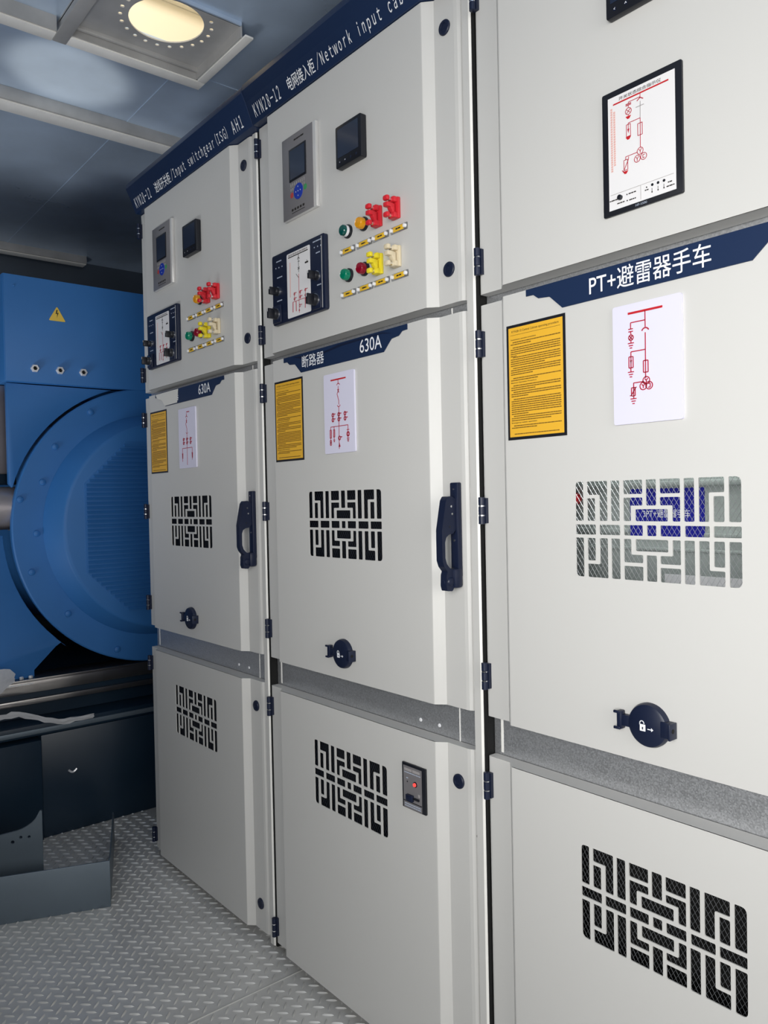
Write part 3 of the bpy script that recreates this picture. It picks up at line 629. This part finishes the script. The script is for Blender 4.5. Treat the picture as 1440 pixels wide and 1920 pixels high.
def display_unit(root):
    x0, x1, z0, z1 = 0.2865, 0.4240, 1.6770, 1.8720
    m = MB(); m.prism(rounded([(x0, z0), (x1, z0), (x1, z1), (x0, z1)], 0.003, 3), 'y', -0.0045, -0.0001, BLK, 0.0008); o = m.build('status_indicator', root)
    P = lambda u, v: (x0+(x1-x0)*u, z0+(z1-z0)*v)
    a, b = P(.083, .042), P(.921, .949)
    s = MB(); s.box(a[0], b[0], -0.0050, -0.0044, a[1], b[1], SHEETW); s.build('display_sheet', o)
    d = MB(); y = -0.0051; w = 0.0009; rnd = random.Random(5)
    def ln(*pts, ww=w, mm=CRIM):
        for p, q in zip(pts[:-1], pts[1:]): d.line(P(*p), P(*q), ww, y, mm)
    def rec(u0, v0, u1, v1): ln((u0, v0), (u1, v0), (u1, v1), (u0, v1), (u0, v0))
    def ci(u, v, r): d.ring2(P(u, v), r, w, y, CRIM, 0, 360, 18)
    def gnd(u, v): d.prism([P(u-.035, v), P(u+.035, v), P(u+.012, v-.022), P(u-.012, v-.022)], 'y', y-0.0004, y, REDBAR)
    d.text('开关状态综合指示仪', *[P(.230, 0)[0], P(.760, 0)[0]], P(0, .899)[1], P(0, .928)[1], y, DKP)
    ln((.154, .8855), (.848, .8855), ww=0.0022, mm=REDBAR)
    ln((.503, .88), (.502, .845)); ln((.461, .832), (.502, .850), (.540, .832), ww=0.0013); ln((.50, .855), (.354, .855), (.354, .84)); ln((.318, .842), (.388, .842), ww=0.0013); ln((.318, .832), (.388, .832), ww=0.0013); ln((.353, .832), (.352, .812))
    ci(.352, .784, .0052); ln((.328, .80), (.376, .768)); ln((.328, .768), (.376, .80)); ln((.351, .757), (.351, .747)); gnd(.350, .746)
    ln((.446, .786), (.549, .786), mm=GREYL); ln((.503, .822), (.500, .69), mm=GREYL); ln((.500, .69), (.497, .462)); ln((.50, .691), (.349, .691), (.348, .66)); rec(.323, .586, .376, .680)
    d.prism([P(.335, .645), P(.361, .645), P(.348, .612)], 'y', y-0.0004, y, CRIM); ln((.348, .66), (.348, .645)); gnd(.347, .583); rec(.468, .559, .524, .652)
    ci(.494, .435, .0052); ci(.456, .382, .0052); ci(.536, .384, .0052); ln((.457, .432), (.308, .432), (.308, .408)); rec(.285, .328, .334, .408); ln((.262, .335), (.275, .318), (.345, .405), (.348, .425)); gnd(.305, .320)
    for u, v in ((.494, .435), (.456, .382)): ln((u, v-.018), (u, v)); ln((u, v), (u-.018, v+.016)); ln((u, v), (u+.018, v+.016))
    ln((.548, .396), (.526, .396), (.526, .372), (.548, .372))
    for u, va, vb in ((.130, .860, .351), (.167, .828, .401)):
        v = va
        while v > vb: h = .012+.004*rnd.random(); d.rect(P(u-.012, 0)[0], P(u+.012, 0)[0], P(0, v-h)[1], P(0, v)[1], y, PINKP); v -= h+.005
    ln((.104, .166), (.896, .166), ww=0.0005, mm=GREYL); ln((.494, .164), (.494, .055), ww=0.0005, mm=GREYL)
    for u, v in ((.638, .137), (.708, .137), (.780, .137)): ci2 = d.cyl((P(u, v)[0], y, P(u, v)[1]), (0, -1, 0), 0.0021, 0.0006, BLK, 12)
    for u, v in ((.633, .082), (.707, .082), (.778, .082), (.567, .133), (.318, .131), (.320, .082)): d.cyl((P(u, v)[0], y, P(u, v)[1]), (0, -1, 0), 0.0011, 0.0004, DKP, 10)
    for u in (.633, .707, .778): ln((u, .112), (u, .085), ww=0.0006, mm=DKP)
    for u0, u1, v in ((.339, .432, .132), (.188, .285, .084), (.345, .431, .081), (.091, .195, .120), (.825, .874, .113), (.808, .905, .083), (.545, .595, .112)): d.words(P(u0, 0)[0], P(u1, 0)[0], P(0, v)[1], 0.0017, y, DKP, rnd)
    tag(d.build('mimic_diagram', o), 'red one line diagram with printed title')
    k = MB(); x, z = P(.232, .125); k.lathe([(0.0040, 0), (0.0040, 0.004), (0.0030, 0.005), (0.0001, 0.0052)], (x, -0.005, z), (0, -1, 0), BLK, 16); k.build('push_button', o)
    t = MB(); t.text('HF-5500', P(.425, 0)[0], P(.568, 0)[0], P(0, .012)[1], P(0, .030)[1], -0.0046, LETG); tag(t.build('lettering', o), 'small grey lettering')

def charge_unit(root):
    x0, x1, z0, z1 = 0.560, 0.634, 0.576, 0.673; P = lambda u, v: (x0+(x1-x0)*u, z0+(z1-z0)*v)
    m = MB(); m.box(x0, x1, -0.0055, -0.0001, z0, z1, BLK, 0.0015); o = m.build('live_display', root)
    s = MB(); a, b = P(.07, .02), P(.85, .94); s.box(a[0], b[0], -0.0061, -0.0054, a[1], b[1], RELAY); s.build('display_sheet', o)
    p = MB(); y = -0.0062; rnd = random.Random(2)
    p.words(P(.12, 0)[0], P(.80, 0)[0], P(0, .865)[1], 0.0055, y, GREYL, rnd); p.words(P(.12, 0)[0], P(.80, 0)[0], P(0, .80)[1], 0.002, y, LETG, rnd)
    p.rect(P(.07, 0)[0], P(.85, 0)[0], P(0, .155)[1], P(0, .175)[1], y, BLK); p.words(P(.12, 0)[0], P(.80, 0)[0], P(0, .11)[1], 0.0022, y, LETG, rnd); p.words(P(.12, 0)[0], P(.80, 0)[0], P(0, .065)[1], 0.0022, y, LETG, rnd)
    p.cyl((P(.245, 0)[0], y, P(0, .60)[1]), (0, -1, 0), 0.0017, 0.0004, BLK, 10); p.words(P(.20, 0)[0], P(.29, 0)[0], P(0, .68)[1], 0.002, y, LETG, rnd); p.words(P(.70, 0)[0], P(.78, 0)[0], P(0, .37)[1], 0.006, y, GREYL, rnd)
    p.build('panel_print', o)
    l = MB(); l.lathe([(0.0060, 0), (0.0060, 0.001), (0.0050, 0.0015)], (P(.585, 0)[0], -0.0061, P(0, .592)[1]), (0, -1, 0), BLK, 18); l.lathe([(0.0042, 0), (0.0036, 0.004), (0.0001, 0.0055)], (P(.585, 0)[0], -0.0061, P(0, .592)[1]), (0, -1, 0), LEDR, 18)
    tag(l.build('signal_lamp', o), 'lit red signal lamp')
    k = MB(); k.box(P(.25, 0)[0], P(.52, 0)[0], -0.013, -0.006, P(0, .20)[1], P(0, .34)[1], NAVYP, 0.001); k.box(P(.52, 0)[0], P(.76, 0)[0], -0.0095, -0.006, P(0, .255)[1], P(0, .305)[1], BLK, 0.0008); k.build('latch', o)

ZT = (1.6216, 2.2350); ZM = (0.8130, 1.6005); ZB = (0.0300, 0.7356)
def cabinet(ix, label, kind):
    root = empty('switchgear_cabinet', (0.8*ix, 0, 0), label, 'electrical cabinet', 'switchgear cabinets in a row')
    frame(root, kind != 'pt')
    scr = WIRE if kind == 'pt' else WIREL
    dt = door('instrument_door', *ZT, root, None, (2.180, 1.682), (2.167, 1.690))
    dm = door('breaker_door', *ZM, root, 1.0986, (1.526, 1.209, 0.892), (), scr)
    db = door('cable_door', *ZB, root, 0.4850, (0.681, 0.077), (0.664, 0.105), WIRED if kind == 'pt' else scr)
    handle(dm)
    if kind != 'pt': MB().cyl((0.7505, 0.0285, 0.563), (1, -0.4, 0), 0.0045, 0.002, RUB_SHADE, 12).build('plug', db)
    names = {0: ('KYN28-12', '进线开关柜', '/Input switchgear(ISG)', 'AH1'), 1: ('KYN28-12', '电网接入柜', '/Network input cabinet', '')}.get(ix)
    tx = None
    if names:
        lo, hi = 2.247, 2.277
        tx = [(names[0], 0.025, 0.150, lo, hi), (names[1], 0.188, 0.303, lo, hi), (names[2], 0.310, 0.675 if ix == 0 else 0.690, lo-0.004, hi+0.002), (names[3], 0.705, 0.760, lo, hi)]
    nameplate(root, tx, 0.004*(ix == 1))
    notice(root, ix); keyhole_cover(root)
    if kind == 'pt':
        rating_sign(root, [('PT+避雷器手车', 0.255, 0.464, 1.5605, 1.5955)], bold=0.004); mimic(root, 'pt'); display_unit(root); meter(root, 0.3020, 1.9815, 0.118, 0.012)
    else:
        o = rating_sign(root, [('断路器', 0.206, 0.300, 1.5625, 1.5930), ('630A', 0.440, 0.5175, 1.5635, 1.5930)], bold=0.002)
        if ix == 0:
            f = MB(); f.prism([(.126, 1.5985), (.135, 1.588), (.150, 1.580), (.172, 1.577), (.198, 1.5550), (.290, 1.5560), (.300, 1.5985)], 'y', -0.0032, -0.0028, GLARE); tag(f.build('glare_patch', o), 'pale patch painting the glare on the left half')  # milky sheet paints the glare on the sign
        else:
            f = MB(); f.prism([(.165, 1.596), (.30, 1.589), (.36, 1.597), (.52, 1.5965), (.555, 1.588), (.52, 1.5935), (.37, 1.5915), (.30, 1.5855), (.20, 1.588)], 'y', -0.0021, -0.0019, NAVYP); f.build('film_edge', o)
        mimic(root, 'breaker' if ix else 'isolator'); relay(root); meter(root); control_unit(root)
        cols = (0.4045, 0.4635, 0.5150, 0.5745)
        if ix: lamp(root, cols[0], 1.8455, LDGREEN, True)
        lamp(root, cols[1], 1.8460, LAMBER); lamp(root, cols[0], 1.7465, LGREEN); lamp(root, cols[1], 1.7465, LRED)
        link(root, cols[2], 1.8460, RED); link(root, cols[3], 1.8460, RED); link(root, cols[2], 1.7435, YELLOW); link(root, cols[3], 1.7450, BEIGE)
        for i, x in enumerate((0.4030, 0.4640, 0.5210, 0.5820)):
            for z in (1.8030, 1.7050): tag_holder(root, x, z)
        if ix: charge_unit(root)
    return root
c1 = cabinet(0, 'grey switchgear cabinet farthest from the camera, beside the blue generator', 'isolator')
c2 = cabinet(1, 'middle grey switchgear cabinet, small black panel with red lamp on lower door', 'breaker')
c3 = cabinet(2, 'nearest grey switchgear cabinet with the PT sign and larger amber notice', 'pt')

# withdrawable trolley seen through the vent of the nearest cabinet, lit by an added, unseen lamp in its compartment
tr = empty('trolley', (1.6, 0, 0.78), 'grey trolley with a bright blue label inside the nearest cabinet, behind its vent', 'trolley')
Y0 = 0.150
m = MB(); m.box(0.10, 0.69, Y0, Y0+0.02, 0.06, 0.62, TROL, 0.003); m.box(0.10, 0.69, Y0-0.010, Y0, 0.466, 0.476, TROL, 0.002); m.box(0.10, 0.226, Y0-0.008, Y0, 0.385, 0.394, TROL, 0.002); m.box(0.3685, 0.69, Y0-0.008, Y0, 0.380, 0.388, TROL, 0.002); m.box(0.10, 0.69, Y0-0.008, Y0, 0.355, 0.361, TROL, 0.002)
m.box(0.10, 0.69, Y0+0.02, 0.72, 0.04, 0.06, TROL); m.build('front_panel', tr)
for yy in (0.20, 0.66):
    for xx in (0.14, 0.64):
        MB().cyl((xx, yy, 0.020), (1, 0, 0), 0.020, 0.018, BLK, 20).build('wheel', tr)
lb = MB().box(0.2268, 0.3673, Y0-0.0014, Y0-0.0002, 0.3796, 0.4638, LBLUE).build('blue_label', tr)
tag(MB().text('3PT+避雷器手车', 0.2531, 0.3423, 0.4130, 0.4275, Y0-0.0015, LETW).build('lettering', lb), 'white lettering')
MB().box(0.2931, 0.50, Y0-0.0014, Y0-0.0002, 0.225, 0.3155, WHT).build('paper_label', tr)
MB().lathe([(0.012, 0), (0.011, 0.02), (0.0001, 0.024)], (0.1090, Y0, 0.4480), (0, -1, 0), RED, 20).build('red_knob', tr)
lp = empty('compartment_fill_lamp', (2.0, 0.095, 1.545), 'added unseen lamp in the compartment behind the vent of the nearest cabinet', 'lamp')
MB().box(-0.12, 0.12, -0.02, 0.02, 0.012, 0.022, WHT, 0.003).build('fill_lamp_base', lp)
MB().box(-0.11, 0.11, -0.014, 0.014, 0.0, 0.012, LAMPG, 0.003).build('fill_lamp_tube', lp)
ld = bpy.data.lights.new('compartment_fill_light', 'AREA'); ld.shape = 'RECTANGLE'; ld.size = 0.22; ld.size_y = 0.03; ld.energy = 1.0; ld.color = (0.95, 1.0, 0.98)
lo = bpy.data.objects.new('compartment_fill_light', ld); COL.objects.link(lo); lo.location = (2.0, 0.095, 1.540)

# ------------------------------------------------------------------ generator at the end of the room
GY, GZ = 0.2594, 1.1486
gen = empty('generator', (-0.9, GY, 0.58), 'big blue round-bodied generator at the far end with terminal box on top', 'generator')
OFF = (0.9, -GY, -0.58)
def g(mb, name, parent=gen, label=None):
    mb.v = [(x+OFF[0], y+OFF[1], z+OFF[2]) for x, y, z in mb.v]
    o = mb.build(name, parent)
    if label: o['label'] = label
    return o
m = MB(); m.lathe([(0.50, 0), (0.50, 1.25)], (-1.80, GY, GZ), (1, 0, 0), BLUE, 72); body = g(m, 'body')
m = MB(); m.lathe([(0.50, -0.03), (0.560, -0.03), (0.565, -0.025), (0.565, -0.004), (0.560, 0.0), (0.455, 0.0)], (-0.50, GY, GZ), (1, 0, 0), BLUE, 96, cap=False); fr_ = g(m, 'flange_ring')
m = MB(); m.lathe([(0.456, -0.002), (0.452, 0.003), (0.416, 0.106), (0.410, 0.111), (0.400, 0.113), (0.0001, 0.113)], (-0.50, GY, GZ), (1, 0, 0), BLUE, 96, cap=False); cov = g(m, 'end_cover')
# octagonal louvre screen on the end cover
lx = -0.3870; hl = 0.332
oc = [(-hl, -.170), (-.170, -hl), (.170, -hl), (hl, -.170), (hl, .170), (.170, hl), (-.170, hl), (-hl, .170)]
m = MB(); m.prism([(GY+a, GZ+b) for a, b in oc], 'x', lx-0.004, lx+0.002, BLUE)
n = 38
for i in range(n):
    z = -hl+0.012+i*(2*hl-0.024)/(n-1); w = min(hl, hl+0.170-abs(z) if abs(z) > 0.170 else hl)-0.006
    m.prism([(lx+0.002, GZ+z+0.0045), (lx+0.002, GZ+z-0.0045), (lx+0.011, GZ+z-0.0065)], 'y', GY-w, GY+w, BLUE)
g(m, 'louvre_screen')
for k, (r, a) in enumerate(((.545, 168), (.485, 158.5), (.478, 182), (.525, 198), (.498, 222), (.53, 250), (.515, 282), (.51, 142), (.525, 120))):
    a = math.radians(a); m = MB(); m.lathe([(0.013, 0), (0.012, 0.006), (0.006, 0.009), (0.0001, 0.0095)], (-0.4995, GY+r*math.cos(a), GZ+r*math.sin(a)), (1, 0, 0), BLUE, 14); g(m, 'bolt', fr_)
# neck plate and foot behind the ring
arc = [(GY+0.575*math.cos(math.radians(a)), GZ+0.575*math.sin(math.radians(a))) for a in range(172, 89, -4)]
m = MB(); m.prism([(-0.306, 1.700), (-0.306, 1.322)]+[(max(y, -0.306), z) for y, z in arc[2:]]+[(0.56, 1.700)], 'x', -0.545, -0.520, BLUE, 0.002); g(m, 'neck_plate')
arc = [(GY+0.590*math.cos(math.radians(a)), GZ+0.590*math.sin(math.radians(a))) for a in range(182, 234, 4)]
m = MB(); m.prism([(-0.47, 1.139)]+arc+[(-0.126, 0.705), (-0.150, 0.690), (-0.232, 0.610), (-0.232, 0.584), (-0.62, 0.584), (-0.62, 1.139)], 'x', -0.550, -0.528, BLUE, 0.002); g(m, 'mounting_foot')
for y in (-0.283, -0.250):
    m = MB(); m.lathe([(0.008, 0), (0.008, 0.008), (0.006, 0.010), (0.0001, 0.010)], (-0.514, y, 0.5845), (0, 0, 1), NUTM, 6); g(m, 'mounting_bolt', gen, 'bright hexagonal bolt head')
# terminal box
m = MB(); m.box(-1.05, -0.505, -0.314, 0.80, 1.702, 2.104, BLUE, 0.006); tb = g(m, 'terminal_box')
m = MB(); m.box(-0.506, -0.500, -0.311, 0.80, 1.704, 2.102, BLUE, 0.002); cv = g(m, 'box_cover', tb)
m = MB(); tri = [(-0.1530, 1.947), (-0.0895, 1.947), (-0.1212, 2.003)]; m.prism(rounded(tri, 0.006, 4), 'x', -0.4999, -0.4990, WARN)
bz = [(-0.1235, 1.9900), (-0.1265, 1.9735), (-0.1205, 1.9755), (-0.1225, 1.9585), (-0.1155, 1.9795), (-0.1215, 1.9775), (-0.1190, 1.9900)]
m.prism(bz, 'x', -0.4990, -0.4986, DKP); g(m, 'warning_sticker', tb, 'yellow triangle with a black lightning bolt')
for y in (-0.2090, -0.1170, -0.0285):
    m = MB(); c = (-0.4999, y, 1.7570)
    m.lathe([(0.0155, 0), (0.0155, 0.010), (0.0140, 0.012), (0.0085, 0.012), (0.0080, 0.004), (0.0001, 0.004)], c, (1, 0, 0), NUTM, 6)
    m.cyl((c[0]+0.0042, c[1], c[2]), (1, 0, 0), 0.0082, 0.0002, RUB_SHADE, 16); g(m, 'cable_nut', tb, 'bright hexagonal nut with a dark hole')
m = MB(); m.lathe([(0.004, 0), (0.0035, 0.003), (0.0001, 0.0036)], (-0.4999, -0.275, 2.060), (1, 0, 0), BLUE, 12); g(m, 'cover_screw', tb)

# ------------------------------------------------------------------ things round the generator
dct = empty('air_duct', (-0.72, -0.72, 1.3), 'grey metal duct box at the left edge beside the generator', 'duct')
MB().box(-0.14, 0.12, -1.229, 0.4400, 0.060, 0.40, DUCTM, 0.006).build('duct_casing', dct)
MB().box(0.07, 0.125, -1.229, 0.460, 0.020, 0.060, TANK, 0.003).build('duct_lip', dct)
pp = empty('metal_pipe', (-0.60, -0.85, 1.230), 'pale metal pipe with a flared end beside the generator ring', 'pipe')
def slanted(m):            # the end follows the curve of the generator ring
    m.v = [(x, y+(0.30*z+0.55*z*z if y > 0.3 else 0), z) for x, y, z in m.v]; return m
slanted(MB().lathe([(0.082, -1.099), (0.082, 0.578)], (0, 0, 0), (0, 1, 0), DUCTM, 40)).build('pipe_barrel', pp)
slanted(MB().lathe([(0.082, 0.580), (0.085, 0.581), (0.086, 0.588), (0.080, 0.590)], (0, 0, 0), (0, 1, 0), FRAMEW, 40)).build('pipe_rim', pp)

bf = empty('base_frame', (-0.70, 0.0, 0.0), 'polished steel beam frame under the blue generator', 'steel frame')
m = MB(); m.box(0.06, 0.200, -1.0, 1.15, 0.572, 0.583, BEAM, 0.002); m.box(0.186, 0.200, -1.0, 1.15, 0.530, 0.575, BEAM, 0.003); m.box(-0.9, 0.06, -1.0, 1.15, 0.560, 0.575, TANK); m.build('top_beam', bf)
m = MB(); m.box(0.10, 0.190, -1.0, 1.15, 0.510, 0.530, TANK); m.box(0.150, 0.206, -1.0, 1.15, 0.488, 0.510, BEAM, 0.003); m.build('lower_flange', bf)
m = MB(); m.box(0.06, 0.150, -1.0, 1.15, 0.43, 0.510, TANK); m.build('beam_web', bf)
tag(MB().box(0.186, 0.203, -0.36, -0.245, 0.565, 0.569, NUTM).build('strap', bf), 'thin bright strap')

tk = empty('fuel_tank', (-0.62, 0.0, 0.0), 'dark blue-black tank standing on the floor under the generator frame', 'tank')
m = MB(); m.box(-0.55, 0.20, -0.245, 1.15, 0.0, 0.385, TANK, 0.004); m.build('tank_body', tk)
m = MB(); m.box(-0.55, 0.215, -1.25, -0.247, 0.0, 0.372, TANK, 0.004); m.build('tank_end', tk)
m = MB(); m.box(-0.55, 0.20, -1.25, 1.15, 0.386, 0.428, TANK, 0.003); m.box(0.196, 0.206, -1.0, 1.15, 0.395, 0.413, GUARD, 0.002); m.build('tank_lid', tk)
m = MB(); m.tube([(0.205, -0.150+0.030*t_, 0.235-0.010*math.sin(PI*t_)) for t_ in [i/8 for i in range(9)]], 0.004, NUTM, 8); tag(m.build('grab_bar', tk), 'short pale grab bar')

# loose folded steel guard standing on the floor
gd = empty('steel_guard', (0.239, -0.237, 0), 'dark grey folded steel guard standing on the floor at lower left', 'steel guard', rz=-math.atan2(0.115, 0.288))
# its front faces local +x, the plate runs along local -y
m = MB(); m.box(-0.006, 0, -0.90, 0.0, 0.0, 0.142, GUARD, 0.0015); m.box(-0.045, -0.006, -0.90, -0.004, 0.0, 0.012, GUARD); m.build('front_plate', gd)
m = MB(); m.prism([(-0.0065, 0.0), (-0.0065, 0.142), (-0.10, 0.120), (-0.30, 0.110), (-0.50, 0.105), (-0.50, 0.0)], 'y', -0.005, 0.0, GUARD, 0.001); m.build('side_plate', gd)
m = MB(); c2_ = rounded([(-0.205, 0.0), (-0.62, 0.0), (-0.62, 0.20), (-0.34, 0.204), (-0.262, 0.216), (-0.226, 0.240), (-0.212, 0.268), (-0.205, 0.268)], [0, 0, 0.005, 0.05, 0.03, 0.02, 0.003, 0.003], 5)
hs = [circ(-0.244, 0.190, 0.0045, 12), circ(-0.268, 0.192, 0.0045, 12), circ(-0.292, 0.180, 0.0055, 12)]
m.curve2d([c2_]+hs, -0.004, 0.004, GUARD); m.v = [(-0.16+y, x, z) for x, y, z in m.v]; m.build('gusset', gd)

# plastic film
def film(name, path, w, label, seed, thick=0.0015):
    rnd = random.Random(seed); m = MB(); n = len(path); V = []; F = []; K = 6
    for i, p in enumerate(path):
        for k in range(K):
            t_ = k/(K-1)-0.5; ww = (w if not isinstance(w, list) else w[i])*(0.8+0.4*rnd.random())
            V.append((p[0]+t_*0.5*ww+rnd.uniform(-.003, .003), p[1]+rnd.uniform(-.003, .003), p[2]+t_*ww+rnd.uniform(-.003, .003)))
    for i in range(n-1):
        for k in range(K-1): a = i*K+k; F.append((a, a+1, a+K+1, a+K))
    nv = len(V); V2 = [(x+thick, y, z) for x, y, z in V]
    m.add(V+V2, F+[tuple(j+nv for j in f[::-1]) for f in F]+[(i*K, i*K+K, i*K+K+nv, i*K+nv) for i in range(n-1)]+[(i*K+K-1, i*K+nv+K-1, i*K+2*K-1+nv, i*K+2*K-1) for i in range(n-1)], FILMC)
    return tag(m.build(name, angle=60), label, 'plastic film')
def strip_z(y): return 0.486 if y < -0.33 else (0.486-0.056*((y+0.33)/0.14) if y < -0.19 else 0.430)
pts = [(-0.392, -0.62+i*0.0225, strip_z(-0.62+i*0.0225)+0.0015*math.sin(i*2.1)) for i in range(26)]
film('plastic_strip', pts, 0.022, 'crumpled strip of clear plastic lying along the dark tank lid', 3)
pts = [(-0.440, -0.50+i*0.022, 0.582+0.0025*math.sin(i*2)+0.0035*i) for i in range(9)]
film('plastic_sheet', pts, [0.17, 0.165, 0.155, 0.15, 0.14, 0.125, 0.10, 0.07, 0.03], 'translucent plastic sheet hanging over the steel beam at left edge', 5)
